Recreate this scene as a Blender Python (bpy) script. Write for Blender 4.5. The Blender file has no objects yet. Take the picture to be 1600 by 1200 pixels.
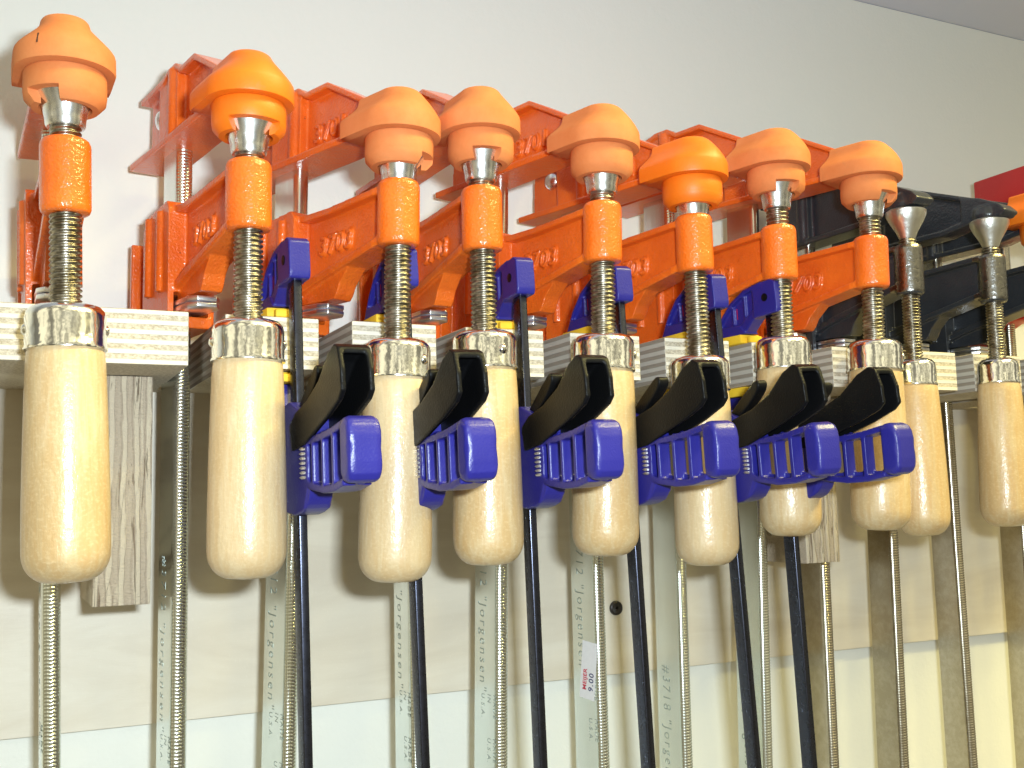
import bpy, bmesh, math, random
from math import pi, sin, cos, radians, atan2, sqrt
from mathutils import Vector, Matrix
random.seed(7)
S = bpy.context.scene
C = S.collection
MM = 0.001
Z0 = 1500.0          # camera height above the floor in mm
def W(x, y, z): return Vector((x * MM, y * MM, (z + Z0) * MM))

# ------------------------------------------------------------------ camera
cx = Vector((0.90048539, 0.02602559, 0.43410683))
cu = Vector((-0.02496642, -0.99346767, 0.11134926))
cn = Vector((-0.43416903, 0.11110648, 0.89395336))
cam = bpy.data.cameras.new('camera'); co = bpy.data.objects.new('camera', cam); C.objects.link(co)
rot = Matrix(((cx[0], -cx[1], -cx[2]), (cn[0], -cn[1], -cn[2]), (cu[0], -cu[1], -cu[2])))
co.matrix_world = Matrix.Translation(W(0, 0, 0)) @ rot.to_4x4()
cam.sensor_width = 36; cam.lens = 1668 * 36 / 1600
cam.clip_start = 0.01; cam.clip_end = 100
S.camera = co

# ------------------------------------------------------------------ world: a dim warm workshop
w = bpy.data.worlds.new('World'); S.world = w; w.use_nodes = True
nt = w.node_tree; nt.nodes.clear()
out = nt.nodes.new('ShaderNodeOutputWorld'); bg = nt.nodes.new('ShaderNodeBackground')
tc = nt.nodes.new('ShaderNodeTexCoord'); sx = nt.nodes.new('ShaderNodeSeparateXYZ')
rp = nt.nodes.new('ShaderNodeValToRGB'); mr = nt.nodes.new('ShaderNodeMapRange')
mr.inputs['From Min'].default_value = -1; mr.inputs['From Max'].default_value = 1
nt.links.new(tc.outputs['Generated'], sx.inputs[0]); nt.links.new(sx.outputs['Z'], mr.inputs['Value'])
nt.links.new(mr.outputs[0], rp.inputs[0]); wn = nt.nodes.new('ShaderNodeTexNoise'); wn.inputs['Scale'].default_value = 2.3; wn.inputs['Detail'].default_value = 2
wm = nt.nodes.new('ShaderNodeMapping'); wm.inputs['Scale'].default_value = (2.2, 2.2, 0.5)
nt.links.new(tc.outputs['Generated'], wm.inputs[0]); nt.links.new(wm.outputs[0], wn.inputs['Vector'])
wr = nt.nodes.new('ShaderNodeValToRGB'); nt.links.new(wn.outputs['Fac'], wr.inputs[0])
wr.color_ramp.elements[0].position = 0.44; wr.color_ramp.elements[0].color = (0.30, 0.30, 0.32, 1)
wr.color_ramp.elements[1].position = 0.56; wr.color_ramp.elements[1].color = (1.7, 1.7, 1.7, 1)
wx = nt.nodes.new('ShaderNodeMix'); wx.data_type = 'RGBA'; wx.blend_type = 'MULTIPLY'; wx.inputs[0].default_value = 1
nt.links.new(rp.outputs[0], wx.inputs[6]); nt.links.new(wr.outputs[0], wx.inputs[7]); nt.links.new(wx.outputs[2], bg.inputs[0]); nt.links.new(bg.outputs[0], out.inputs[0])
e = rp.color_ramp.elements
e[0].position = 0.0; e[0].color = (0.20, 0.17, 0.10, 1)
e[1].position = 1.0; e[1].color = (0.95, 0.87, 0.58, 1)
n_ = e.new(0.47); n_.color = (0.27, 0.235, 0.14, 1)
n_ = e.new(0.62); n_.color = (0.64, 0.59, 0.40, 1)
bg.inputs[1].default_value = 1.0

# ------------------------------------------------------------------ lamps: the camera's flash and two shop tubes overhead
def area(name, loc, target, sx_, sy_, power, col):
    l = bpy.data.lights.new(name, 'AREA'); l.shape = 'RECTANGLE'; l.size = sx_; l.size_y = sy_
    l.energy = power; l.color = col
    o = bpy.data.objects.new(name, l); C.objects.link(o); o.location = loc
    o.rotation_euler = (target - loc).to_track_quat('-Z', 'Y').to_euler()
    return o
flash_at = W(0, 0, 0) + rot @ Vector((0.050, 0.034, 0.0))
area('flash', flash_at, W(330, 560, 60), 0.034, 0.018, 3.9, (0.78, 0.915, 0.99))
area('tube_lamp', W(900, -250, 1150), W(500, 600, 50), 1.2, 0.05, 19, (1.0, 0.86, 0.30))
area('tube_lamp', W(1250, 150, 950), W(500, 600, 50), 1.2, 0.05, 20, (1.0, 0.86, 0.34))

S.view_settings.view_transform = 'Standard'; S.view_settings.look = 'None'
S.view_settings.exposure = 0.12; S.view_settings.gamma = 1
S.render.engine = 'CYCLES'

# ------------------------------------------------------------------ material helpers
class Mat:
    def __init__(s, name):
        s.m = bpy.data.materials.new(name); s.m.use_nodes = True
        s.t = s.m.node_tree; s.b = s.t.nodes['Principled BSDF']
    def n(s, typ, **kw):
        nd = s.t.nodes.new(typ)
        for k, v in kw.items():
            if k.startswith('i_'): nd.inputs[k[2:].replace('_', ' ')].default_value = v
            else: setattr(nd, k, v)
        return nd
    def l(s, a, b): s.t.links.new(a, b)
    def coord(s, scale=(1, 1, 1), rnd=True, kind='Object'):
        tc = s.n('ShaderNodeTexCoord'); mp = s.n('ShaderNodeMapping'); mp.inputs['Scale'].default_value = scale
        src = tc.outputs[kind]
        if rnd:
            oi = s.n('ShaderNodeObjectInfo'); mu = s.n('ShaderNodeVectorMath', operation='SCALE')
            cb = s.n('ShaderNodeCombineXYZ'); s.l(oi.outputs['Random'], cb.inputs[0]); s.l(oi.outputs['Random'], cb.inputs[1]); s.l(oi.outputs['Random'], cb.inputs[2])
            s.l(cb.outputs[0], mu.inputs[0]); mu.inputs['Scale'].default_value = 3.7
            ad = s.n('ShaderNodeVectorMath', operation='ADD'); s.l(src, ad.inputs[0]); s.l(mu.outputs[0], ad.inputs[1]); src = ad.outputs[0]
        s.l(src, mp.inputs[0]); return mp.outputs[0]
    def noise(s, vec, scale, detail=3, rough=0.5, dist=0):
        nd = s.n('ShaderNodeTexNoise'); s.l(vec, nd.inputs['Vector'])
        nd.inputs['Scale'].default_value = scale; nd.inputs['Detail'].default_value = detail
        nd.inputs['Roughness'].default_value = rough; nd.inputs['Distortion'].default_value = dist
        return nd.outputs['Fac']
    def ramp(s, fac, stops, interp='LINEAR'):
        r = s.n('ShaderNodeValToRGB'); r.color_ramp.interpolation = interp; s.l(fac, r.inputs[0])
        els = r.color_ramp.elements
        while len(els) > 1: els.remove(els[-1])
        els[0].position = stops[0][0]; els[0].color = (*stops[0][1], 1)
        for p, c in stops[1:]:
            q = els.new(p); q.color = (*c, 1)
        return r.outputs[0]
    def mix(s, fac, a, b, mode='MIX'):
        m = s.n('ShaderNodeMix', data_type='RGBA', blend_type=mode)
        if isinstance(fac, (int, float)): m.inputs[0].default_value = fac
        else: s.l(fac, m.inputs[0])
        for i, v in ((6, a), (7, b)):
            if isinstance(v, tuple): m.inputs[i].default_value = (*v, 1)
            else: s.l(v, m.inputs[i])
        return m.outputs[2]
    def math(s, op, a, b=None):
        m = s.n('ShaderNodeMath', operation=op)
        for i, v in ((0, a), (1, b)):
            if v is None: continue
            if isinstance(v, (int, float)): m.inputs[i].default_value = v
            else: s.l(v, m.inputs[i])
        return m.outputs[0]
    def bump(s, h, dist, strength=1.0):
        b = s.n('ShaderNodeBump'); b.inputs['Distance'].default_value = dist; b.inputs['Strength'].default_value = strength
        s.l(h, b.inputs['Height']); s.l(b.outputs[0], s.b.inputs['Normal']); return b
    def set(s, **kw):
        for k, v in kw.items():
            k = k.replace('_', ' ')
            if isinstance(v, tuple) and len(v) == 3: v = (*v, 1)
            if hasattr(v, 'links') or hasattr(v, 'is_linked'): s.l(v, s.b.inputs[k])
            else: s.b.inputs[k].default_value = v
        return s

def m_wall():
    a = Mat('painted wall'); v = a.coord(rnd=False)
    c = a.mix(a.noise(v, 3, 4), (0.80, 0.80, 0.74), (0.85, 0.85, 0.79))
    a.set(Base_Color=c, Roughness=0.5)
    h = a.math('ADD', a.noise(v, 260, 3, 0.6), a.math('MULTIPLY', a.noise(v, 40, 2), 1.5))
    a.bump(h, 0.0003, 0.7); return a.m
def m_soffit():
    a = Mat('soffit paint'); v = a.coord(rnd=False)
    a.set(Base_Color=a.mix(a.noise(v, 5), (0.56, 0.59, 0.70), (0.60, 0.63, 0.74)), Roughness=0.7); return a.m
def m_birch():
    a = Mat('birch plywood face')
    v = a.coord((1, 1, 5), rnd=False); big = a.coord((1, 1, 2.2), rnd=False)
    n1 = a.noise(v, 5, 5, 0.6, 1.2); n2 = a.noise(a.coord((14, 1, 90), rnd=False), 4, 4, 0.7)
    c = a.ramp(n1, [(0.3, (0.64, 0.565, 0.455)), (0.5, (0.71, 0.64, 0.525)), (0.7, (0.77, 0.71, 0.60))])
    c = a.mix(a.math('MULTIPLY', n2, 0.12), c, (0.56, 0.44, 0.30))
    fl = a.noise(a.coord((120, 1, 40), rnd=False), 9, 3, 0.7)
    c = a.mix(a.ramp(fl, [(0.60, (0, 0, 0)), (0.75, (0.35,) * 3)]), c, (0.88, 0.83, 0.74))
    a.set(Base_Color=c, Roughness=a.ramp(n1, [(0.2, (0.36,) * 3), (0.8, (0.5,) * 3)]))
    a.bump(a.math('ADD', a.math('MULTIPLY', n2, 0.3), a.noise(big, 16, 3)), 0.0005, 0.5); return a.m
def m_ply_edge(axis='Z', period=0.0046, phase=0.0, rough_voids=False):
    a = Mat('plywood edge ' + axis.lower()); tc = a.n('ShaderNodeTexCoord'); sp = a.n('ShaderNodeSeparateXYZ')
    a.l(tc.outputs['Object'], sp.inputs[0])
    st = (10, 10, 220) if axis == 'Z' else (200, 30, 8)
    wob = a.noise(a.coord((14, 14, 60) if axis == 'Z' else (90, 10, 17), rnd=False), 1, 3, 0.6, 0.6)
    amp = 0.0007 if not rough_voids else 0.0075
    pos = a.math('ADD', sp.outputs[axis], a.math('MULTIPLY', a.math('SUBTRACT', wob, 0.5), amp))
    fr = a.math('FRACT', a.math('ADD', a.math('DIVIDE', pos, period), 10.0 + phase))
    if rough_voids:
        lay = a.ramp(fr, [(0.0, (0, 0, 0)), (0.10, (1, 1, 1)), (0.42, (0.9,) * 3), (0.5, (0.1,) * 3), (0.86, (0.35,) * 3), (0.93, (0, 0, 0))])
    else:
        lay = a.ramp(fr, [(0.0, (0, 0, 0)), (0.05, (1, 1, 1)), (0.46, (1, 1, 1)), (0.52, (0, 0, 0)), (0.95, (0, 0, 0))])
    ge = a.n('ShaderNodeNewGeometry'); sn = a.n('ShaderNodeSeparateXYZ'); a.l(ge.outputs['Normal'], sn.inputs[0])
    speck = a.noise(a.coord((1, 1, 1.6), rnd=False), 620, 4, 0.75)
    streak = a.noise(a.coord((0.9, 0.9, 9) if axis == 'Z' else (9, 1, 0.6), rnd=False), 110, 3, 0.6)
    # long grain ply is pale and smooth, end grain ply is duller and pitted; on the ends of the teeth the two swap and both are darker
    longg = a.mix(a.math('MULTIPLY', streak, 0.5), (0.86, 0.80, 0.68), (0.70, 0.61, 0.46))
    endg = a.mix(a.ramp(speck, [(0.38, (0, 0, 0)), (0.62, (1, 1, 1))]), (0.40, 0.33, 0.235), (0.68, 0.61, 0.49))
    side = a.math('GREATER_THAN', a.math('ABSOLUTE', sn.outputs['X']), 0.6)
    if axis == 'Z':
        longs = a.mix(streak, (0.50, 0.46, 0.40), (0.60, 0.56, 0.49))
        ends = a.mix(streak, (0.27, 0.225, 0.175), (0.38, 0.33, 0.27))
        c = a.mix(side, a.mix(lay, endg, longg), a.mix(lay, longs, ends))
    else:
        c = a.mix(lay, a.mix(a.ramp(speck, [(0.3, (0, 0, 0)), (0.6, (1, 1, 1))]), (0.44, 0.345, 0.25), (0.56, 0.455, 0.345)), (0.74, 0.63, 0.47))
        crack = a.noise(a.coord((230, 10, 16), rnd=False), 1, 4, 0.65, 1.6)
        c = a.mix(a.ramp(crack, [(0.36, (0.9,) * 3), (0.43, (0, 0, 0))]), c, (0.20, 0.14, 0.09))
        c = a.mix(a.ramp(crack, [(0.58, (0, 0, 0)), (0.66, (0.8,) * 3)]), c, (0.80, 0.70, 0.52))
        lay = a.mix(a.ramp(crack, [(0.36, (1, 1, 1)), (0.43, (0, 0, 0))]), lay, (0, 0, 0))
    a.set(Base_Color=c, Roughness=0.75)
    h = a.math('ADD', a.math('MULTIPLY', lay, 0.6), speck)
    a.bump(h, 0.0006 if not rough_voids else 0.0022, 0.8); return a.m
def m_ply_top():
    a = Mat('plywood block face'); n = a.noise(a.coord((3, 60, 1), rnd=False), 4, 4, 0.6)
    a.set(Base_Color=a.mix(n, (0.44, 0.39, 0.31), (0.56, 0.50, 0.41)), Roughness=0.6); return a.m
def m_handle():
    a = Mat('varnished wood handle')
    v = a.coord((1, 1, 0.10)); g = a.noise(v, 260, 4, 0.65, 0.4)
    wave = a.noise(a.coord((1, 1, 0.35)), 26, 3, 0.5, 1.5)
    c = a.ramp(wave, [(0.30, (0.50, 0.35, 0.175)), (0.5, (0.56, 0.415, 0.225)), (0.70, (0.63, 0.485, 0.29))])
    c = a.mix(a.ramp(g, [(0.42, (0.5,) * 3), (0.60, (0, 0, 0))]), c, (0.50, 0.29, 0.10))
    fleck = a.noise(a.coord((1, 1, 1.6)), 560, 2, 0.5)
    c = a.mix(a.ramp(fleck, [(0.50, (0, 0, 0)), (0.75, (0.28,) * 3)]), c, (0.80, 0.66, 0.42))
    oi = a.n('ShaderNodeObjectInfo')
    c = a.mix(a.math('MULTIPLY', oi.outputs['Random'], 0.35), c, (0.63, 0.50, 0.33))
    a.set(Base_Color=c, Roughness=0.45, Coat_Weight=0.45, Coat_Roughness=0.2)
    b = a.bump(a.math('ADD', g, a.math('MULTIPLY', a.noise(a.coord((1, 1, 0.8)), 420, 3, 0.6), 1.2)), 0.00022, 0.9)
    a.l(b.outputs[0], a.b.inputs['Coat Normal']); return a.m
def m_orange(name='orange enamel', base=(0.80, 0.150, 0.014), dark=(0.66, 0.100, 0.010), pebble=0.0004):
    a = Mat(name); v = a.coord()
    c = a.mix(a.ramp(a.noise(v, 30, 4, 0.6), [(0.35, (0, 0, 0)), (0.65, (1, 1, 1))]), dark, base)
    chip = a.noise(a.coord(), 210, 3, 0.75)
    c = a.mix(a.ramp(chip, [(0.735, (0, 0, 0)), (0.75, (1, 1, 1))]), c, (0.045, 0.03, 0.025))
    a.set(Base_Color=c, Roughness=0.30, Coat_Weight=0.5, Coat_Roughness=0.08)
    b = a.bump(a.math('ADD', a.noise(v, 750, 2, 0.5), a.math('MULTIPLY', a.noise(v, 190, 2), 0.9)), pebble, 1.0)
    a.l(b.outputs[0], a.b.inputs['Coat Normal']); return a.m
def m_rubber(name, c1, c2, rough=0.62):
    a = Mat(name); v = a.coord()
    c = a.mix(a.ramp(a.noise(v, 45, 5, 0.65), [(0.3, (0, 0, 0)), (0.7, (1, 1, 1))]), c1, c2)
    dirt = a.noise(a.coord((1, 1, 1)), 95, 5, 0.7)
    c = a.mix(a.ramp(dirt, [(0.62, (0, 0, 0)), (0.8, (0.45,) * 3)]), c, (0.36, 0.20, 0.11))
    a.set(Base_Color=c, Roughness=rough, Specular_IOR_Level=0.4); a.bump(a.noise(v, 900, 3), 0.00012, 0.6); return a.m
def m_metal(name, col, rough, bumpd=0.00005, scale=300, dirt=None):
    a = Mat(name); v = a.coord(); n = a.noise(v, scale, 3, 0.6)
    c = col if dirt is None else a.mix(a.ramp(a.noise(v, 160, 4, 0.7), [(0.42, (0, 0, 0)), (0.62, (1, 1, 1))]), dirt, col)
    a.set(Base_Color=c, Metallic=1.0, Roughness=a.math('ADD', a.math('MULTIPLY', n, 0.14), rough - 0.05))
    a.bump(n, bumpd, 0.7); return a.m
def m_bar():
    a = Mat('zinc plated bar'); n = a.noise(a.coord((1, 1, 0.05)), 190, 4, 0.6); sp = a.noise(a.coord(), 55, 5, 0.7)
    c = a.mix(sp, (0.74, 0.79, 0.75), (0.88, 0.91, 0.87))
    a.set(Base_Color=c, Metallic=1.0, Roughness=a.math('ADD', a.math('MULTIPLY', n, 0.14), 0.15)); a.bump(n, 0.00006, 0.6); return a.m
def m_plastic(name, c1, c2, rough=0.38, bd=0.00012, coat=0.0, spec=0.5):
    a = Mat(name); v = a.coord(); n = a.noise(v, 1100, 2, 0.5)
    a.set(Base_Color=a.mix(a.noise(v, 60, 4), c1, c2), Roughness=a.math('ADD', a.math('MULTIPLY', a.noise(v, 80, 4), 0.16), rough - 0.08), Coat_Weight=coat, Specular_IOR_Level=spec)
    a.bump(n, bd, 0.8); return a.m
def m_flat(name, c, rough=0.5, metal=0.0):
    a = Mat(name); n = a.noise(a.coord(), 400, 3)
    a.set(Base_Color=a.mix(n, tuple(x * 0.85 for x in c), c), Roughness=rough, Metallic=metal); return a.m

MT = dict(
    wall=m_wall(), soffit=m_soffit(), birch=m_birch(), plyz=m_ply_edge('Z'), plyx=m_ply_edge('X', 0.0062, 0.2, True), plytop=m_ply_top(),
    handle=m_handle(), orange=m_orange(), sleeve=m_orange('flash-lit sleeve orange', (0.86, 0.175, 0.014), (0.78, 0.135, 0.010), 0.0004),  # sleeve orange is lifted to carry the flash's extra brightness
    faded=m_rubber('faded orange rubber', (0.63, 0.185, 0.050), (0.72, 0.25, 0.085), 0.8),
    bright=m_rubber('bright orange rubber', (0.80, 0.165, 0.007), (0.88, 0.205, 0.012), 0.45),
    chrome=m_metal('chromed ferrule', (0.84, 0.84, 0.82), 0.13, 0.0007, 85), screw=m_metal('screw steel', (0.50, 0.47, 0.42), 0.30, 0.00008, 400, (0.22, 0.19, 0.14)),
    swivel=m_metal('swivel zinc', (0.84, 0.85, 0.87), 0.24, 0.0001, 200), bar=m_bar(), plate=m_metal('clutch plate steel', (0.86, 0.86, 0.90), 0.30, 0.0001, 500),
    black=m_orange('black enamel', (0.034, 0.037, 0.044), (0.024, 0.026, 0.032), 0.0002),
    blacksteel=m_metal('dark sleeve enamel', (0.26, 0.25, 0.235), 0.27, 0.0005, 420), graysteel=m_metal('gray swivel steel', (0.78, 0.77, 0.74), 0.34, 0.0003, 300),
    blue=m_plastic('blue plastic', (0.016, 0.015, 0.185), (0.024, 0.022, 0.245), 0.36, 0.00016),
    blackp=m_plastic('black plastic', (0.0035, 0.0035, 0.004), (0.007, 0.007, 0.0075), 0.40, 0.0002, spec=0.15),
    yellow=m_rubber('yellow pad rubber', (0.82, 0.50, 0.02), (0.88, 0.58, 0.04)),
    blackbar=m_metal('blued steel bar', (0.070, 0.075, 0.105), 0.26, 0.00005, 300),
    darkbar=m_metal('shade-toned steel bar', (0.58, 0.54, 0.46), 0.22, 0.00006, 200, (0.50, 0.455, 0.37)),  # brown darkening stands in for the shaded wall these bars reflect
    etch=m_flat('etched lettering', (0.44, 0.49, 0.46), 0.42, 0.85), paper=m_flat('sticker paper', (0.80, 0.78, 0.80), 0.6),
    red_ink=m_flat('red ink', (0.60, 0.03, 0.07), 0.6), blue_ink=m_flat('dark ink', (0.06, 0.06, 0.16), 0.6),
    red=m_plastic('red enamel', (0.50, 0.012, 0.014), (0.58, 0.022, 0.022), 0.32, 0.0001), screwhead=m_flat('dark screw head', (0.05, 0.045, 0.045), 0.4, 0.7),
    ink=m_flat('worn black ink', (0.10, 0.04, 0.02), 0.7), pencil=m_flat('pencil line', (0.62, 0.61, 0.59), 0.8),
)

# ------------------------------------------------------------------ geometry helpers (everything in mm, s = distance towards the room = -y)
def V(x, s, z): return Vector((x * MM, -s * MM, z * MM))
def prism(bm, prof, x0, x1):
    """profile of (s, z) points extruded across x"""
    a = [bm.verts.new(V(x0, s, z)) for s, z in prof]; b = [bm.verts.new(V(x1, s, z)) for s, z in prof]
    n = len(prof)
    bm.faces.new(a[::-1]); bm.faces.new(b)
    for i in range(n): bm.faces.new((a[i], a[(i + 1) % n], b[(i + 1) % n], b[i]))
def box(bm, x0, x1, s0, s1, z0, z1): prism(bm, [(s0, z0), (s1, z0), (s1, z1), (s0, z1)], x0, x1)
def strip(bm, path, t, w0, w1=None):
    """plate of thickness t hung under a path of (s, z), half width w0 -> w1"""
    w1 = w0 if w1 is None else w1
    n = len(path); rows = []
    for i, (s, z) in enumerate(path):
        w_ = w0 + (w1 - w0) * i / (n - 1)
        rows.append([bm.verts.new(V(-w_, s, z)), bm.verts.new(V(w_, s, z)), bm.verts.new(V(w_, s, z - t)), bm.verts.new(V(-w_, s, z - t))])
    for a, b in zip(rows, rows[1:]):
        for k in range(4): bm.faces.new((a[k], a[(k + 1) % 4], b[(k + 1) % 4], b[k]))
    bm.faces.new(rows[0][::-1]); bm.faces.new(rows[-1])
def lathe(bm, prof, cx_=0, cs=0, n=48, cap=True):
    """prof: (radius, z) from bottom to top"""
    rings = []
    for r, z in prof:
        rings.append([bm.verts.new(V(cx_ + r * cos(2 * pi * k / n), cs + r * sin(2 * pi * k / n), z)) for k in range(n)])
    for a, b in zip(rings, rings[1:]):
        for k in range(n): bm.faces.new((a[k], a[(k + 1) % n], b[(k + 1) % n], b[k]))
    if cap: bm.faces.new(rings[0][::-1]); bm.faces.new(rings[-1])
def text_into(bm, txt, size, origin, ax, ay, depth, space=1.0, shear=0.0, bold=0.0):
    cu_ = bpy.data.curves.new('t', 'FONT'); cu_.body = txt; cu_.size = size * MM; cu_.space_character = space
    cu_.shear = shear; cu_.offset = bold * MM; cu_.resolution_u = 3
    cu_.extrude = abs(depth) * MM / 2
    o = bpy.data.objects.new('t', cu_); C.objects.link(o)
    dg = bpy.context.evaluated_depsgraph_get(); me = bpy.data.meshes.new_from_object(o.evaluated_get(dg))
    an = ax.cross(ay)
    m = Matrix(((ax[0], ay[0], an[0]), (ax[1], ay[1], an[1]), (ax[2], ay[2], an[2]))).to_4x4()
    me.transform(Matrix.Translation(origin) @ m)
    bm.from_mesh(me); bpy.data.objects.remove(o); bpy.data.curves.remove(cu_); bpy.data.meshes.remove(me)
def bake(name, bm, mats, bevel=0, voxel=0, smooth=0, angle=38, seg=2, recalc=True):
    if recalc: bmesh.ops.recalc_face_normals(bm, faces=bm.faces)
    me = bpy.data.meshes.new(name); bm.to_mesh(me); bm.free()
    if bevel or voxel or smooth:
        o = bpy.data.objects.new(name, me); C.objects.link(o)
        if voxel:
            r = o.modifiers.new('r', 'REMESH'); r.mode = 'VOXEL'; r.voxel_size = voxel * MM
        if smooth:
            k = o.modifiers.new('s', 'SMOOTH'); k.factor = 0.5; k.iterations = smooth
        if bevel:
            b = o.modifiers.new('b', 'BEVEL'); b.width = bevel * MM; b.segments = seg; b.limit_method = 'ANGLE'; b.angle_limit = radians(30)
        dg = bpy.context.evaluated_depsgraph_get(); m2 = bpy.data.meshes.new_from_object(o.evaluated_get(dg))
        bpy.data.objects.remove(o); bpy.data.meshes.remove(me); me = m2; me.name = name
    for p in me.polygons: p.use_smooth = True
    try: me.set_sharp_from_angle(angle=radians(180 if voxel else angle))
    except Exception: pass
    if not isinstance(mats, (list, tuple)): mats = [mats]
    if len(me.materials) < len(mats) or True:
        me.materials.clear()
        for m in mats: me.materials.append(m)
    return me
def obj(name, me, parent=None, loc=(0, 0, 0), rz=0):
    o = bpy.data.objects.new(name, me); C.objects.link(o); o.parent = parent
    o.location = loc; o.rotation_euler[2] = rz; return o
def tag(o, label, cat, group=None):
    o['label'] = label; o['category'] = cat
    if group: o['group'] = group
    return o
def structure(o): o['kind'] = 'structure'; return o
def dup(o, parent=None):
    c = o.copy(); C.objects.link(c); c.parent = parent
    for ch in list(o.children): dup(ch, c)
    return c
def kid(o, name):
    for ch in o.children:
        if ch.name.split('.')[0] == name: return ch
def place(o, x, y, z, yaw, tilt, lean=0):
    m = Matrix.Rotation(tilt, 3, 'Y') @ Matrix.Rotation(lean, 3, 'X') @ Matrix.Rotation(yaw, 3, 'Z')
    o.location = W(x, y, z); o.rotation_euler = m.to_euler()

# ------------------------------------------------------------------ setting: wall and soffit
def wbox(name, x0, x1, y0, y1, z0, z1, mat, parent=None, bevel=0, origin=None):
    bm = bmesh.new(); ox, oy, oz = origin if origin else (x0, y0, z0)
    for p in [(x0, y0, z0)]: pass
    vs = [bm.verts.new(Vector(((x - ox) * MM, (y - oy) * MM, (z - oz) * MM))) for x in (x0, x1) for y in (y0, y1) for z in (z0, z1)]
    for f in ((0, 1, 3, 2), (4, 6, 7, 5), (0, 4, 5, 1), (2, 3, 7, 6), (0, 2, 6, 4), (1, 5, 7, 3)): bm.faces.new([vs[i] for i in f])
    o = obj(name, bake(name, bm, mat, bevel=bevel), parent)
    return o, (ox, oy, oz)
WALL_Y = 629.0
o, org = wbox('wall', -1500, 4200, WALL_Y, WALL_Y + 100, -1490, 405, MT['wall']); o.location = W(*org); structure(o)
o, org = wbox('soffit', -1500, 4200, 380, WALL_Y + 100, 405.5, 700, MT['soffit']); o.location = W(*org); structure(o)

# ------------------------------------------------------------------ the rack
TOP, BOT, FRONT, PANEL = 92.3, 66.9, 505.0, 622.0
rack = obj('clamp_rack', None); rack.location = W(0, PANEL, BOT); rack.empty_display_size = 0.02
tag(rack, 'plywood rack on the white wall, a slotted shelf of square teeth holding the clamps', 'rack')
o, org = wbox('backing_panel', -300, 2600, PANEL, WALL_Y - 0.5, -113.5, TOP, MT['birch'], rack); o.location = Vector(((-300) * MM, 0, (-113.5 - BOT) * MM))
bm = bmesh.new()
SL = [(17.5 + 61.8 * k, 17.5 + 61.8 * k + 16.6) for k in range(-2, 26)]
outline = [(-300, PANEL - .5), (-300, FRONT)]
for a, b in SL:
    j = random.uniform(-0.4, 0.4)
    outline += [(a + j, FRONT + random.uniform(-.4, .4)), (a + j, 610), (b + j, 610), (b + j, FRONT + random.uniform(-.4, .4))]
outline += [(2300, FRONT), (2300, PANEL - .5)]
lo = [bm.verts.new(Vector((x * MM, (y - PANEL) * MM, 0))) for x, y in outline]
hi = [bm.verts.new(Vector((x * MM, (y - PANEL) * MM, (TOP - BOT) * MM))) for x, y in outline]
f0 = bm.faces.new(lo); f1 = bm.faces.new(hi[::-1]); f0.material_index = 1; f1.material_index = 1
for i in range(len(lo)):
    k = (i + 1) % len(lo); bm.faces.new((lo[i], hi[i], hi[k], lo[k]))
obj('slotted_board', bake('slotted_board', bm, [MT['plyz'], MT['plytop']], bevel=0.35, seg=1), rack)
for gx0, gx1, gy, zb in ((42.7, 69.0, 546, -43.6), (470.5, 499.0, 543, -43.0)):
    bm = bmesh.new(); nz = 14
    # wedge free upright block with a slightly ragged front
    prism(bm, [(-(PANEL - .4) + PANEL, zb - BOT), (PANEL - gy, zb - BOT), (PANEL - gy, -0.4), (-(PANEL - .4) + PANEL, -0.4)], gx0, gx1)
    obj('support_block', bake('support_block', bm, [MT['plyx']], bevel=0.6), rack)
for px_, pz_ in ((374.5, -70.7),):
    bm = bmesh.new(); lathe(bm, [(0.9, -0.3), (1.0, 0.9), (3.6, 1.5), (4.6, 1.0), (4.8, -0.5)][::-1], n=24)
    o = obj('screw_head', bake('screw_head', bm, MT['screwhead']), rack)
    o.location = Vector((px_ * MM, -0.0006, (pz_ - BOT) * MM)); o.rotation_euler = (pi / 2, 0, 0)

# ------------------------------------------------------------------ bar clamp (orange / black) meshes; z is measured from the camera's height, origin at the rack top
def z_(z): return z - TOP
L_ARM = 82.0
def bar_mesh(top, bottom, ridge_from, mat='bar', half=4.3):
    bm = bmesh.new(); hw = half; pitch = 1.75
    rows = []; z = bottom
    while z < top: rows.append(z); z += pitch / 3
    ring = []
    for i, z in enumerate(rows):
        d = 0.0
        if z < ridge_from: d = (0.42, 0.0, 0.0)[i % 3]
        arc = [(-hw * cos(pi * q / 10), -hw * .8 + hw * .8 * sin(pi * q / 10) - d * sin(pi * q / 10)) for q in range(11)]
        pts = [(-hw, -22), (-hw, -4.3)] + arc + [(hw, -4.3), (hw, -22)]
        ring.append([bm.verts.new(V(x, s, z)) for x, s in pts])
    n = 15
    for a, b in zip(ring, ring[1:]):
        for k in range(n): bm.faces.new((a[k], a[(k + 1) % n], b[(k + 1) % n], b[k]))
    bm.faces.new(ring[0][::-1]); bm.faces.new(ring[-1])
    return bake('bar', bm, MT[mat], angle=50)
AX_CAST, AY_CAST = Vector((0, -1, 0)), Vector((0, 0, 1))
AX_DOWN, AY_DOWN = Vector((0, 0, -1)), Vector((0, -1, 0))
AX_UP, AY_UP = Vector((0, 0, 1)), Vector((0, 1, 0))
CT = 211.0            # nominal cap top
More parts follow.
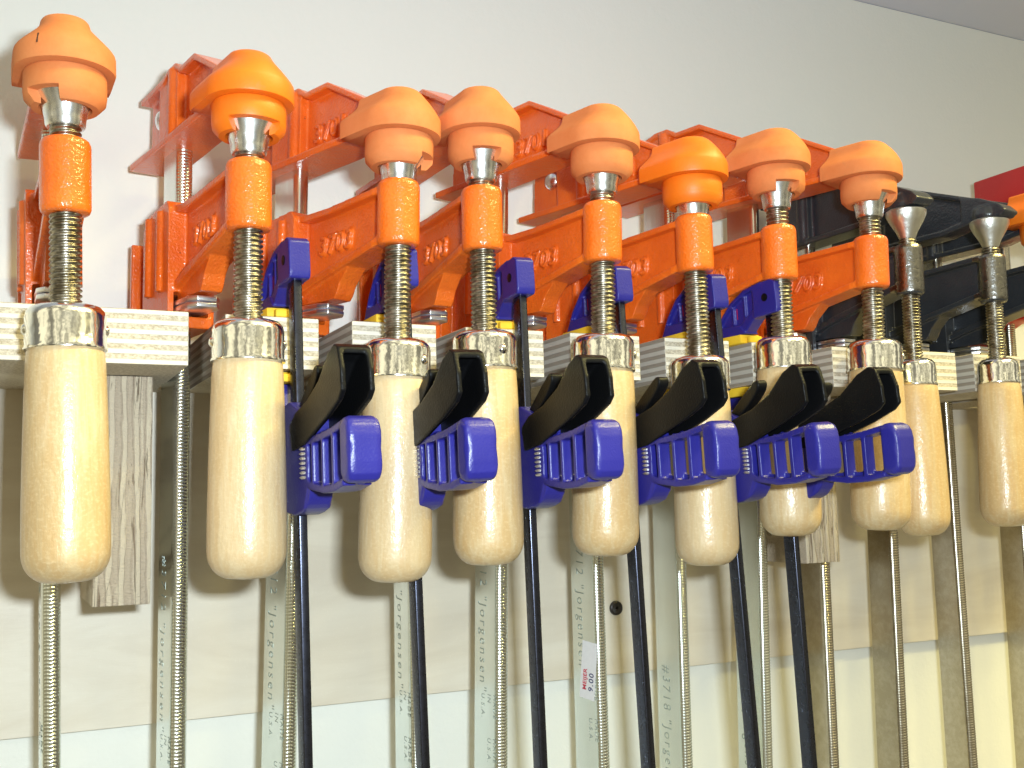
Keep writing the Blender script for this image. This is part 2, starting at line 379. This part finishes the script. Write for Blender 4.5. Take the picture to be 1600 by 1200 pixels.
def fixed_jaw_mesh(mat, digits='3701'):
    bm = bmesh.new(); t = z_(CT)
    prism(bm, [(-50, t - 18), (-48, t + 17), (-8, t + 18), (4, t + 18), (31, t + 15), (70, t - 8), (93, t - 11), (96, t - 17), (60, t - 20), (-50, t - 20)], -2.4, 2.4)
    strip(bm, [(-50, t + 20), (-14, t + 20.5), (-7, t + 23), (4, t + 23), (11, t + 18.5), (31, t + 18.5), (68, t - 2), (72, t - 6)], 3.4, 8.5, 8.0)
    strip(bm, [(-54, t - 17), (60, t - 16.5), (70, t - 13)], 3.8, 13, 9)
    box(bm, -7.5, 7.5, -22, 6, t - 19, t + 21)
    lathe(bm, [(4, t - 18), (4, t + 21)], -6.0, 0, 20); lathe(bm, [(4, t - 18), (4, t + 21)], 6.0, 0, 20)
    prism(bm, [(58, t - 22), (92, t - 22), (95, t - 14), (88, t - 8), (58, t - 6)], -7.5, 7.5)
    text_into(bm, digits, 14.0, V(-2.4, 13.5, t - 10), AX_CAST, AY_CAST, 4.0, 1.05, 0.05, 0.30)
    return bake('fixed_jaw', bm, mat, voxel=0.6, smooth=2)
def black_fixed_mesh(mat):
    bm = bmesh.new()
    prism(bm, [(-46, z_(180)), (-44, z_(214)), (30, z_(214)), (94, z_(190)), (102, z_(184)), (98, z_(180.5)), (74, z_(180.5)), (56, z_(176))], -2.6, 2.6)
    strip(bm, [(-46, z_(217)), (-10, z_(218)), (20, z_(218)), (30, z_(216.5)), (88, z_(194))], 3.8, 8.0, 6.5)
    strip(bm, [(-48, z_(180)), (54, z_(180)), (76, z_(184))], 4, 9.5, 7)
    box(bm, -7.5, 7.5, -26, 4, z_(177), z_(217))
    lathe(bm, [(4, z_(178)), (4, z_(217))], -6.5, -2, 20)
    prism(bm, [(70, z_(180.5)), (99, z_(180.5)), (103, z_(183.5)), (98, z_(189)), (84, z_(196)), (70, z_(200))], -7.5, 7.5)
    lathe(bm, [(9.5, z_(180.5)), (10.8, z_(183.5)), (9.5, z_(189))], 0, 86, 28)
    return bake('fixed_jaw', bm, mat, voxel=0.75, smooth=4)
def sliding_jaw_mesh(mat, rs, L, digits, web=2.5, dz=0.0):
    bm = bmesh.new(); f = 1.0
    prism(bm, [(-31, z_(110.5)), (-31, z_(150)), (-20, z_(156)), (6, z_(158)), (9, z_(154)), (9, z_(110.5))], -12, 12)
    box(bm, -12, 12, -31, 9.5, z_(92.5), z_(98.4))
    for q in (-1, 1):
        a, b = sorted((q * 12.0, q * 9.0)); box(bm, a, b, -31, 9, z_(93), z_(112))
        lathe(bm, [(2.6, z_(112)), (2.6, z_(154))], q * 12, -2, 16); lathe(bm, [(2.6, z_(112)), (2.6, z_(154))], q * 12, -20, 16)
    box(bm, -13, 13, -50, -46.5, z_(93), z_(146)); box(bm, -4, 4, -48, -30, z_(94), z_(146))
    prism(bm, [(5, z_(113)), (5, z_(155)), (L - 4, z_(154)), (L - 4, z_(130)), (24, z_(116))], -web, web)
    strip(bm, [(0, z_(157.5)), (14, z_(154.5)), (34, z_(154.5)), (L - 4, z_(157))], 3.6, 8.8, 8.2)
    strip(bm, [(2, z_(114)), (20, z_(119.5)), (L - 4, z_(132.5))], 4.2, 8.8, 8.2)
    prism(bm, [(4, z_(107)), (37 * f, z_(106.5)), (39 * f, z_(109)), (41.5 * f, z_(114)), (49 * f, z_(121.5)), (30 * f, z_(122)), (4, z_(118))], -5.4, 5.4)
    lathe(bm, [(rs - 2.4, z_(126.5 + dz)), (rs - .6, z_(127.2 + dz)), (rs, z_(129 + dz)), (rs, z_(156.5 + dz)), (rs - .8, z_(158.6 + dz)), (rs - 2.4, z_(159.3 + dz))], 0, L, 56)
    if digits: text_into(bm, digits, 14.0, V(-web, 20.0, z_(132.0)), AX_CAST, (AY_CAST + Vector((0, -0.12, 0))), 4.2, 1.05, 0.05, 0.30)
    return bake('sliding_jaw', bm, mat, voxel=0.6, smooth=2)
def screw_mesh(r, z0, z1, L, pitch=2.35, neck=None):
    bm = bmesh.new(); n = 36; rows = []; N = int((z1 - z0) / pitch * 7)
    for i in range(N + 1):
        z = z0 + (z1 - z0) * i / N; ring = []
        for k in range(n):
            ph = (z / pitch + k / n) % 1.0; tri = abs(ph * 2 - 1)
            d = min(1.0, max(0.0, (tri - 0.28) / 0.44)) * 0.95
            ring.append(bm.verts.new(V((r - d) * cos(2 * pi * k / n), L + (r - d) * sin(2 * pi * k / n), z_(z))))
        rows.append(ring)
    for a, b in zip(rows, rows[1:]):
        for k in range(n): bm.faces.new((a[k], a[(k + 1) % n], b[(k + 1) % n], b[k]))
    bm.faces.new(rows[0][::-1]); bm.faces.new(rows[-1])
    if neck: lathe(bm, [(r * .62, z_(z1 - .5)), (r * .62, z_(z1 + neck))], 0, L, 24)
    return bake('screw', bm, MT['screw'], angle=60)
def handle_mesh(rt, rb, zt, zb, L):
    bm = bmesh.new(); h = zt - zb; pr = []
    for i in range(9):
        a = i / 8 * pi / 2; pr.append((rb - 10.5 + 10.5 * sin(a), zb + 12 - 12 * cos(a)))
    pr[0] = (rb - 10.5, zb); pr.insert(0, (rb - 14, zb - 0.3))
    for t in (0.2, .35, .5, .65, .8, .92): pr.append((rb + (rt - rb) * ((t - .12) / .88) ** 1.3 + 0.25 * sin(t * pi), zb + h * t))
    pr += [(rt - .2, zt - 2), (rt - 1.3, zt + 0.5)]
    lathe(bm, [(r, z_(z)) for r, z in pr], 0, L, 64)
    return bake('handle', bm, MT['handle'], angle=60)
def ferrule_mesh(r, z0, z1, two=False, pin=True):
    # origin on the handle axis so that it can be turned to put its pin where the photo shows it
    bm = bmesh.new()
    lathe(bm, [(r + .35, z_(z0)), (r + .5, z_(z0 + .7)), (r + .05, z_(z0 + 1.6)), (r, z_(z1 - 5)), (r - .5, z_(z1 - 2.6)), (r - 2.0, z_(z1 - .8)), (r - 4.2, z_(z1)), (7, z_(z1 + .1))], 0, 0, 64)
    for a in ((0, pi) if two else (0,)) if pin else ():
        c = Vector((sin(a), cos(a)))
        for rad, dp in ((2.5, 0.35), (1.9, 1.0), (1.0, 1.5)):
            ring = []
            for k in range(16):
                th = 2 * pi * k / 16; u = rad * cos(th)
                ring.append(V(u * c[1] + c[0] * (r + dp - .3), -u * c[0] + c[1] * (r + dp - .3), z_((z0 + z1) / 2 - .8) + rad * sin(th)))
            if rad == 2.5:
                base = [bm.verts.new(v - Vector((c[0] * 0.0012, -c[1] * 0.0012, 0))) for v in ring]; prev = base
            cur = [bm.verts.new(v) for v in ring]
            for k in range(16): bm.faces.new((prev[k], prev[(k + 1) % 16], cur[(k + 1) % 16], cur[k]))
            prev = cur
        bm.faces.new(prev)
    return bake('ferrule', bm, MT['chrome'], angle=50)
def pad_mesh(mat):
    """rubber pad over the tip of the fixed jaw: flat rim, waist, narrow top, squared off towards the bar"""
    bm = bmesh.new(); t = z_(CT)
    # (height, half width across, reach towards the room): narrow neck across, rounded shoulder in front
    lev = [(-24.0, 16.5, 16.5), (-23.6, 20.3, 20.3), (-22.6, 20.6, 20.6), (-16.2, 20.6, 20.6), (-15.0, 20.3, 20.4), (-13.8, 19.5, 20.0), (-12.0, 17.6, 19.4), (-9.6, 14.9, 18.2),
           (-7.4, 12.6, 16.7), (-6.0, 11.4, 15.6), (-4.6, 10.6, 14.3), (-3.0, 10.2, 12.8), (-1.6, 9.9, 11.2), (-.6, 9.3, 9.6), (0, 7.8, 7.4)]
    rows = []
    for z, rx, rf in lev:
        back = -21.5 + (20.6 - rx) * 0.12; ring = []
        for k in range(33):
            a = -pi / 2 + pi * k / 32; ring.append(bm.verts.new(V(rx * sin(a), L_ARM + rf * cos(a), t + z)))
        for q in (0.35, 0.7, 1.0): ring.append(bm.verts.new(V(rx * (1 if q < 1 else .985), L_ARM + back * q, t + z)))
        for q in (1.0, 0.7, 0.35): ring.append(bm.verts.new(V(-rx * (1 if q < 1 else .985), L_ARM + back * q, t + z)))
        rows.append(ring)
    n = len(rows[0])
    for a, b in zip(rows, rows[1:]):
        for k in range(n): bm.faces.new((a[k], a[(k + 1) % n], b[(k + 1) % n], b[k]))
    bm.faces.new(rows[0][::-1]); bm.faces.new(rows[-1])
    return bake('rubber_pad', bm, mat, angle=50)
def ring_pad_mesh(mat, gap=radians(52)):
    """rubber ring over the swivel with a notch in its lower lip; origin on the screw axis, notch towards the room"""
    bm = bmesh.new(); t = z_(CT); n = 72
    prof = [(10.5, -33.0, 0), (16.9, -33.0, 0), (16.9, -24.1, 0), (8, -24.1, 0)]
    lathe(bm, [(11.5, t - 34), (16.6, t - 34), (16.9, t - 33.4), (16.9, t - 25.2), (16.4, t - 24.2), (9, t - 24.2)], 0, 0, 72, cap=False)
    # lower lip: open sector
    a0, a1 = pi / 2 + gap / 2, pi / 2 + 2 * pi - gap / 2; m = 54; rows = []
    for i in range(m + 1):
        a = a0 + (a1 - a0) * i / m
        rows.append([bm.verts.new(V(r * cos(a), r * sin(a), t + z)) for r, z in ((16.85, -33.5), (16.5, -36.2), (13.6, -39.3), (10.8, -39.3), (11.2, -33.5))])
    for p, q in zip(rows, rows[1:]):
        for k in range(5): bm.faces.new((p[k], p[(k + 1) % 5], q[(k + 1) % 5], q[k]))
    bm.faces.new(rows[0][::-1]); bm.faces.new(rows[-1])
    return bake('rubber_ring', bm, mat, angle=40)
def swivel_mesh(mat, prof):
    bm = bmesh.new(); lathe(bm, prof, 0, 0, 40); return bake('swivel', bm, mat, angle=50)
def clutch_mesh():
    bm = bmesh.new()
    for z in (0,):
        pts = [(-24, -8.3), (26, -8.3), (31.5, -5), (31.5, 5), (26, 8.3), (-24, 8.3)]
        a = [bm.verts.new(V(x, s, 0)) for s, x in pts]; b = [bm.verts.new(V(x, s, 2.45)) for s, x in pts]
        bm.faces.new(a[::-1]); bm.faces.new(b)
        for i in range(6): bm.faces.new((a[i], a[(i + 1) % 6], b[(i + 1) % 6], b[i]))
    return bake('clutch_plate', bm, MT['plate'], bevel=0.4)
def rivet_mesh():
    bm = bmesh.new(); lathe(bm, [(6.2, -1), (6.2, .6), (5.4, 2.1), (3.4, 3.2), (.8, 3.6)], n=28); return bake('rivet', bm, MT['swivel'])

def etched(txt, size=8.6, start=-24, space=1.32, extra=None):
    bm = bmesh.new()
    text_into(bm, txt, size, V(-4.34, -17.2, z_(start)), AX_DOWN, AY_DOWN, 0.10, space, 0.12, -0.04)
    if extra:
        for t, s, z in extra: text_into(bm, t, 4.2, V(-4.34, s, z_(z)), AX_DOWN, AY_DOWN, 0.10, 1.3, 0.1)
    return bake('lettering', bm, MT['etch'])
TXT12 = etched('#3712 "Jorgensen"', start=-16, extra=[('MADE', -5, -104), ('IN', -10, -104), ('U.S.A.', -15.5, -104), ('MADE', -5, -128), ('U.S.A.', -10, -128)])
TXT18 = etched('#3718 "Jorgensen"', start=-104)
FJ = fixed_jaw_mesh(MT['orange']); SJ = sliding_jaw_mesh([MT['sleeve'], MT['orange']], 10.4, L_ARM, '3703')
# the sleeve's brighter orange paints in the flash light it catches: faces beyond the web get slot 0
for p in SJ.polygons:
    c = p.center; p.material_index = 0 if (-c.y / MM > L_ARM - 10.8 and c.z / MM > z_(126)) else 1
BAR = bar_mesh(z_(227), z_(-330), z_(152))
BARR = bar_mesh(z_(227), z_(-330), z_(240))
DBAR = bar_mesh(z_(227), z_(-330), z_(152), 'darkbar')
SCREW = screw_mesh(6.6, 84, 164, L_ARM, neck=4)
HANDLE = handle_mesh(15.6, 17.3, 68.3, -28.6, L_ARM)
FERR1 = ferrule_mesh(16.1, 67.2, 86); FERR2 = ferrule_mesh(16.1, 67.2, 86, True)
PADF, PADB = pad_mesh(MT['faded']), pad_mesh(MT['bright'])
RINGF, RINGB = ring_pad_mesh(MT['faded']), ring_pad_mesh(MT['bright'])
RINGW = ring_pad_mesh(MT['bright'], radians(88))
SWV = swivel_mesh(MT['swivel'], [(5.2, z_(163)), (7.6, z_(163.4)), (8.2, z_(164.6)), (8.4, z_(167)), (9.4, z_(172)), (12.5, z_(177)), (13.2, z_(179))])
CLUTCH = clutch_mesh(); RIVET = rivet_mesh()

def build_orange():
    r = obj('bar_clamp', None); r.empty_display_size = 0.02
    b = obj('bar', BAR, r); obj('lettering', TXT12, b)
    fj = obj('fixed_jaw', FJ, r); obj('rubber_pad', PADF, fj)
    rv = obj('rivet', RIVET, fj); rv.location = V(-2.4, -31, z_(CT) + 4); rv.rotation_euler = (0, -pi / 2, 0)
    sj = obj('sliding_jaw', SJ, r)
    for z in (102.9, 99.8):
        c = obj('clutch_plate', CLUTCH, sj); c.location = V(0, 0, z_(z) + 0.6); c.rotation_euler = (radians(1.2), 0, 0)
    sc = obj('screw', SCREW, r)
    obj('swivel', SWV, sc).location = V(0, L_ARM, 0); obj('rubber_ring', RINGF, sc).location = V(0, L_ARM, 0)
    h = obj('handle', HANDLE, r); obj('ferrule', FERR1, h).location = V(0, L_ARM, 0)
    return r
GRP = 'orange bar clamps hanging in the rack slots'
# Bx, By (slot) / Sx, Sy (screw axis) / tilt / change of jaw opening / pad colour / pin bearing (deg, 0 = room, + = right) / notch bearing / label
CL = [
 (23.0, 562, 25.0, 480, -.022, 1.0, 'f', 90, -38, 'orange bar clamp at the far left, a small ink mark on its pale rubber pad', True),
 (86.0, 561, 101.5, 480, .002, -1.2, 'b', 90, 0, 'orange bar clamp with a glossy bright orange pad notched open at the front', True),
 (146.5, 560, 173.5, 483, .024, -6.0, 'f', 34, 48, 'orange bar clamp with a pale pad overlapping the next pad on its right', False),
 (212.0, 562, 218.5, 481, .002, -0.8, 'f', 10, -12, 'orange bar clamp whose pale pad is tucked behind the next pad on its left', False),
 (268.0, 560, 287.5, 482, .028, 1.2, 'f', 62, 170, 'orange bar clamp with a pale pad, just left of the low bright-padded clamp', False),
 (331.5, 565, 353.5, 482, .003, -7.5, 'b', -6, 170, 'orange bar clamp with bright orange pad and low handle, white price sticker on its bar', False),
 (394.5, 567, 414.5, 484, .012, 6.4, 'f', 80, -14, 'orange bar clamp with a pale pad, next to last before the black clamps', False),
 (459.5, 564, 484.0, 483, .032, 8.0, 'f', 50, 8, 'rightmost orange bar clamp, its pale pad in front of the black jaws', False),
]
proto = build_orange()
for i, (bx, by, sx_, sy_, tilt, dz, pad, pin, notch, lab, two) in enumerate(CL):
    r = proto if i == 0 else dup(proto)
    place(r, bx, by, TOP + .1, atan2(sx_ - bx, by - sy_), tilt)
    tag(r, lab, 'bar clamp', GRP)
    for nm in ('fixed_jaw', 'screw', 'handle'): kid(r, nm).location = (0, 0, dz * MM)
    yaw = atan2(sx_ - bx, by - sy_)
    fe = kid(kid(r, 'handle'), 'ferrule'); fe.data = FERR2 if two else FERR1; fe.rotation_euler[2] = radians(pin) - yaw
    rg = kid(kid(r, 'screw'), 'rubber_ring'); rg.rotation_euler[2] = radians(notch) - yaw
    pd = kid(kid(r, 'fixed_jaw'), 'rubber_pad')
    rg.data = {'f': RINGF, 'b': RINGW if i == 1 else RINGB}[pad]; pd.data = {'f': PADF, 'b': PADB}[pad]
    pd.location = (0, 0, 0)
    lt = kid(kid(r, 'bar'), 'lettering')
    kid(r, 'bar').data = BARR if i in (0, 1, 6) else BAR
    if i >= 6: lt.data = TXT18
    lt.location = (0, 0, random.uniform(-4, 4) * MM)
    if i in (1,): lt.location = (0, 0, -0.006)
    if i == len(CL) - 1:
        # small inked mark on the first clamp's pad, read as a worn 1 (added last so that no copy inherits it)
        r0, r = r, proto
        kid(r, 'bar').location[2] = 0.009
        bm = bmesh.new(); text_into(bm, 'I', 6.5, Vector((0, 0, 0)), Vector((1, 0, 0)), Vector((0, 0, 1)), 0.3)
        mk = obj('ink_mark', bake('ink_mark', bm, MT['ink']), kid(r, 'fixed_jaw'))
        a_ = radians(-38); mk.location = V(20.9 * sin(a_), L_ARM + 20.9 * cos(a_), z_(CT) - 17.8); mk.rotation_euler = (radians(-14), 0, a_)
        r = r0
    if i == 5:
        bm = bmesh.new(); box(bm, -0.12, 0, -15.5, -3.0, -17, 17)
        st = obj('price_sticker', bake('price_sticker', bm, MT['paper']), kid(r, 'bar'))
        st.location = V(-4.32, 0, z_(-102)); st.rotation_euler = (radians(7), 0, 0)
        for t, s_, zz, sz, mt in (('MEIJER', -10.4, -12, 4.2, 'red_ink'), ('9.00', -4.6, -12, 5.4, 'blue_ink')):
            bm = bmesh.new(); text_into(bm, t, sz, V(-0.16, s_, zz), AX_UP, AY_UP, 0.06, 1.05 if t == 'MEIJER' else 1.2, 0, 0.1)
            # lettering belongs to the sticker's own face
            lt2 = bake('sticker_print', bm, MT[mt])
            bm = bmesh.new(); bm.from_mesh(st.data); bm.from_mesh(lt2)
            k0 = len(st.data.polygons); bm.faces.ensure_lookup_table()
            nm_ = len(st.data.materials); mats = list(st.data.materials) + [MT[mt]]
            for f in bm.faces[k0:]: f.material_index = nm_
            me = bpy.data.meshes.new('price_sticker'); bm.to_mesh(me); bm.free()
            for m_ in mats: me.materials.append(m_)
            st.data = me

# ------------------------------------------------------------------ black bar clamps at the right
LB = 86.0
BFJ = black_fixed_mesh(MT['black'])
BSJ = sliding_jaw_mesh([MT['blacksteel'], MT['black']], 8.7, LB, None, dz=-2.0)
for p in BSJ.polygons:
    c = p.center; p.material_index = 0 if (-c.y / MM > LB - 9.0 and c.z / MM > z_(126)) else 1
BSC = screw_mesh(5.6, 80, 161, LB, 1.9, 3); BHD = handle_mesh(13.0, 15.9, 69.5, -24.5, LB); BFE = ferrule_mesh(12.7, 68.5, 85, pin=False)
BSW = swivel_mesh(MT['graysteel'], [(4.6, z_(161.5)), (5.2, z_(162.5)), (6.5, z_(166)), (10.3, z_(172.5)), (12.4, z_(177)), (12.6, z_(179.3)), (11, z_(180.4))])
def build_black():
    r = obj('bar_clamp', None); r.empty_display_size = 0.02
    obj('bar', DBAR, r); obj('fixed_jaw', BFJ, r); sj = obj('sliding_jaw', BSJ, r)
    for z in (102.9, 99.8):
        c = obj('clutch_plate', CLUTCH, sj); c.location = V(0, 0, z_(z) + 0.6); c.rotation_euler = (radians(1.2), 0, 0)
    sc = obj('screw', BSC, r); obj('swivel', BSW, sc).location = V(0, LB, 0)
    h = obj('handle', BHD, r); obj('ferrule', BFE, h).location = V(0, LB, 0)
    return r
pb = build_black()
for i, (bx, by, sx_, sy_, tilt, dz, lab) in enumerate([
    (518.5, 575, 519.3, 489, .014, -1.5, 'black bar clamp with its wooden handle half hidden by the rightmost orange clamp'),
    (584.5, 575, 595.0, 489, .022, 2.0, 'black bar clamp with its whole wooden handle showing near the right edge'),
    (645.0, 575, 653.0, 489, .0, 2.0, 'black bar clamp cut off by the right edge, bright orange pad on its upper jaw')]):
    r = pb if i == 0 else dup(pb)
    yaw = atan2(sx_ - bx, by - sy_); place(r, bx, by, TOP + .1, yaw, tilt)
    tag(r, lab, 'bar clamp', 'black bar clamps at the right end of the rack')
    kid(r, 'bar').location[2] = -0.010
    kid(r, 'screw').location[2] = dz * MM * .3; kid(r, 'handle').location[2] = dz * MM
    if i == 2:
        o = obj('rubber_pad', PADB, kid(r, 'fixed_jaw')); o.location = V(0, LB - L_ARM, -4.0)
        o = obj('rubber_ring', RINGB, kid(r, 'screw')); o.location = V(0, LB, -4.0); o.rotation_euler[2] = pi

# ------------------------------------------------------------------ red clamp at the right edge
rc = obj('pipe_clamp', None); rc.empty_display_size = 0.02
place(rc, 719, 575, TOP + .1, 0, .01)
tag(rc, 'red clamp behind the black jaws at the right edge, its square red head showing', 'clamp')
obj('bar', DBAR, rc)
bm = bmesh.new(); prism(bm, [(-18, z_(226)), (-18, z_(249)), (50, z_(249)), (58, z_(244)), (58, z_(216)), (-18, z_(216))], -13, 13)
obj('fixed_jaw', bake('fixed_jaw', bm, MT['red'], bevel=1.4, seg=3), rc)
bm = bmesh.new(); prism(bm, [(-34, z_(92.6)), (-34, z_(146)), (60, z_(143)), (66, z_(140)), (66, z_(131)), (0, z_(131)), (-24, z_(120)), (-24, z_(92.6))], -11, 11)
obj('sliding_jaw', bake('sliding_jaw', bm, MT['red'], bevel=1.4, seg=3), rc)

# ------------------------------------------------------------------ blue and black trigger clamps, one on each tooth
def shell(outer, t):
    """inset a profile roughly by t towards its centre"""
    cx_ = sum(p[0] for p in outer) / len(outer); cz_ = sum(p[1] for p in outer) / len(outer); res = []
    for s, z in outer:
        d = sqrt((s - cx_) ** 2 + (z - cz_) ** 2); k = max(0, (d - t)) / d; res.append((cx_ + (s - cx_) * k, cz_ + (z - cz_) * k))
    return res
def smooth_poly(pts, n=4):
    """Catmull-Rom through a closed set of points"""
    res = []; N = len(pts)
    for i in range(N):
        p0, p1, p2, p3 = (Vector(pts[(i + k - 1) % N]) for k in range(4))
        for j in range(n):
            t = j / n
            q = 0.5 * ((2 * p1) + (p2 - p0) * t + (2 * p0 - 5 * p1 + 4 * p2 - p3) * t * t + (3 * p1 - p0 - 3 * p2 + p3) * t ** 3)
            res.append((q[0], q[1]))
    return res
bm = bmesh.new(); box(bm, -2.2, 2.2, -8.6, 0, z_(-330), z_(124)); TBAR = bake('bar', bm, MT['blackbar'], bevel=0.9, seg=3)
# upper jaw, hooks back over the tooth
jp = [(-10, 127), (-22, 124), (-34, 117.5), (-44, 108), (-50, 98.4), (-24, 98.4), (-15, 106), (-10, 108)]
bm = bmesh.new(); prism(bm, [(s, z_(z)) for s, z in jp], -2.4, 2.4)
strip(bm, [(-8, z_(127)), (-22, z_(124.5)), (-34, z_(118.5)), (-44, z_(109)), (-51, z_(98.4))][::-1], 2.8, 5.4)
prism(bm, [(-15, z_(106)), (-15, z_(126)), (0, z_(127.2)), (3.6, z_(125)), (4.2, z_(110)), (3.4, z_(107.2))], -5.2, 5.2)
prism(bm, [(-50, z_(98)), (-46, z_(104)), (-28, z_(104)), (-22, z_(98))], -5.5, 5.5)
prism(bm, [(-24, z_(98)), (-13, z_(108)), (-15, z_(112)), (-30, z_(102))], -4.6, 4.6)
for s in (-24, -34): box(bm, -4.2, 4.2, s, s + 1.8, z_(100), z_(115 if s < -30 else 121))
TJ = bake('upper_jaw', bm, MT['blue'], voxel=0.55, smooth=7)
bm = bmesh.new(); box(bm, -8, 8, -52, -24, 0, 5.4); box(bm, -5, 5, -22, -19, 0, 4); TPAD = bake('jaw_pad', bm, MT['yellow'], bevel=0.8)
bm = bmesh.new(); box(bm, -2.5, -2.2, -33.5, -30.5, z_(108), z_(114.5)); TRED = bake('red_mark', bm, MT['red'])
bm = bmesh.new(); lathe(bm, [(2.4, -.4), (2.4, .2), (1.9, .3)], n=20); TBOLT = bake('bolt', bm, MT['blackp'])
# lower jaw: body round the bar, arm back under the tooth, pistol grip towards the room
bm = bmesh.new()
body = [(-17, 46), (2, 49), (16, 44), (24, 39), (26, 22), (25, 8), (20, 0), (6, -3), (-10, -1), (-19, 10), (-34, 26), (-50, 44), (-53, 60.5), (-26, 60.5), (-22, 48)]
prism(bm, [(s, z_(z)) for s, z in body], -6.2, 6.2)
lob = smooth_poly([(-12, 3), (6, -2.5), (20, 0), (27, 8), (24, 14), (6, 14), (-12, 12)], 4)
prism(bm, [(s, z_(z)) for s, z in lob], -5.4, 5.4)
# grip frame: curved lower rim, upper rim, front
lowpath = [(18, 12), (30, 8.5), (45, 6.8), (58, 7.2), (70, 9.4)]
strip(bm, [(s, z_(z + 2.6)) for s, z in lowpath], 3.2, 6.2, 6.4)
strip(bm, [(20, z_(31)), (40, z_(31.8)), (56, z_(33.2)), (70, z_(35.6))], 3.2, 6.0, 6.2)
# web between the three slots
for a, b in ((18, 33), (38.6, 46), (51.8, 59), (65, 74)):
    prism(bm, [(a, z_(8.8)), (b, z_(8.8)), (b, z_(34)), (a, z_(31.5))], -1.1, 1.1)
for a in (30.4, 43.4, 56.4): prism(bm, [(a, z_(9)), (a + 2.4, z_(9)), (a + 2.4, z_(33.0)), (a, z_(31.5))], -6.0, 0.8)
prism(bm, [(18, z_(8.8)), (74, z_(8.8)), (74, z_(12)), (18, z_(12))], -1.2, 1.2)
prism(bm, [(18, z_(28)), (74, z_(33)), (74, z_(35)), (18, z_(30.5))], -1.2, 1.2)
front = [(69.5, 11.5), (72, 9.6), (75.5, 9.3), (78.3, 10.4), (80, 13), (80.6, 18), (80.7, 24), (80.5, 29), (79.6, 33), (77.8, 35.6), (75, 36.8), (72, 36.6), (69.5, 35.4)]
prism(bm, [(s, z_(z)) for s, z in shell(front, .2)], -5.2, 5.2)
prism(bm, [(s, z_(z)) for s, z in shell(front, .6)], -6.4, 6.4)
prism(bm, [(s, z_(z)) for s, z in shell(front, 1.5)], -7.0, 7.0)
prism(bm, [(s, z_(z)) for s, z in shell(front, 2.9)], -7.4, 7.4)
TL = bake('lower_jaw', bm, MT['blue'], voxel=0.6, smooth=3)
# black trigger: hollow channel open towards the room
bm = bmesh.new()
side = [(8, 26), (6, 38), (14, 43), (30, 47), (46, 54), (58, 63.5), (66, 67), (70.5, 64.5), (73.4, 56), (74, 47), (70, 43.5), (56, 38), (40, 33), (24, 28)]
for q in (-1, 1):
    a, b = sorted((q * 7.4, q * 4.9)); prism(bm, [(s, z_(z)) for s, z in side], a, b)
strip(bm, [(s, z_(z)) for s, z in [(6, 37), (14, 43), (30, 47), (46, 54), (58, 63.5), (66, 67), (70.5, 65.0)]], 2.8, 7.2)
prism(bm, [(8, z_(26)), (6, z_(38)), (22, z_(43)), (24, z_(28))], -6, 6)
TT = bake('trigger', bm, MT['blackp'], voxel=0.6, smooth=3)
bm = bmesh.new(); lv = smooth_poly([(4, 44), (14, 52), (25, 59.5), (30, 62.5), (33, 61.5), (32, 57), (23, 49.5), (10, 42)], 4)
prism(bm, [(s, z_(z)) for s, z in lv], -3.3, 3.3); TV = bake('release_lever', bm, MT['blackp'], voxel=0.6, smooth=6)
bm = bmesh.new()
for k in range(7): lathe(bm, [(2.1, z_(13 + 2.1 * k)), (3.0, z_(13.7 + 2.1 * k)), (2.1, z_(14.4 + 2.1 * k))], 0, 21, 18)
for v in bm.verts: v.co.x -= 0.0052
TS = bake('spring', bm, MT['plate'])
def build_trigger():
    r = obj('trigger_clamp', None); r.empty_display_size = 0.02
    obj('bar', TBAR, r); u = obj('upper_jaw', TJ, r)
    obj('jaw_pad', TPAD, u).location = (0, 0, 0.0001); obj('marking', TRED, u)
    bo = obj('bolt', TBOLT, u); bo.location = V(-5.2, -5, z_(117)); bo.rotation_euler = (0, -pi / 2, 0)
    lj = obj('lower_jaw', TL, r); p = obj('jaw_pad', TPAD, lj); p.location = V(0, 0, z_(60.9)); obj('spring', TS, lj)
    obj('trigger', TT, r); obj('release_lever', TV, r)
    return r
pt = build_trigger()
TC = [
 (126.2, -.020, 3.5, 'blue trigger clamp between the second and third wooden handles'),
 (180.6, -.028, 0.5, 'blue trigger clamp with its black trigger between the third and fourth wooden handles'),
 (244.6, -.020, -0.5, 'blue trigger clamp with its grip across the handle just left of the price sticker\'s bar'),
 (304.6, -.034, 2.0, 'blue trigger clamp crossing the handle left of the two rightmost blue ones'),
 (368.6, -.052, -0.5, "blue trigger clamp whose grip slots show the next to last orange clamp's handle"),
 (411.6, -.036, 6.5, 'rightmost blue trigger clamp, its grip across the handle of the rightmost orange clamp')]
for i, (bx, tilt, yaw, lab) in enumerate(TC):
    r = pt if i == 0 else dup(pt)
    place(r, bx, 487, TOP + .1, radians(yaw), tilt)
    tag(r, lab, 'trigger clamp', 'blue trigger clamps squeezed onto the rack teeth')
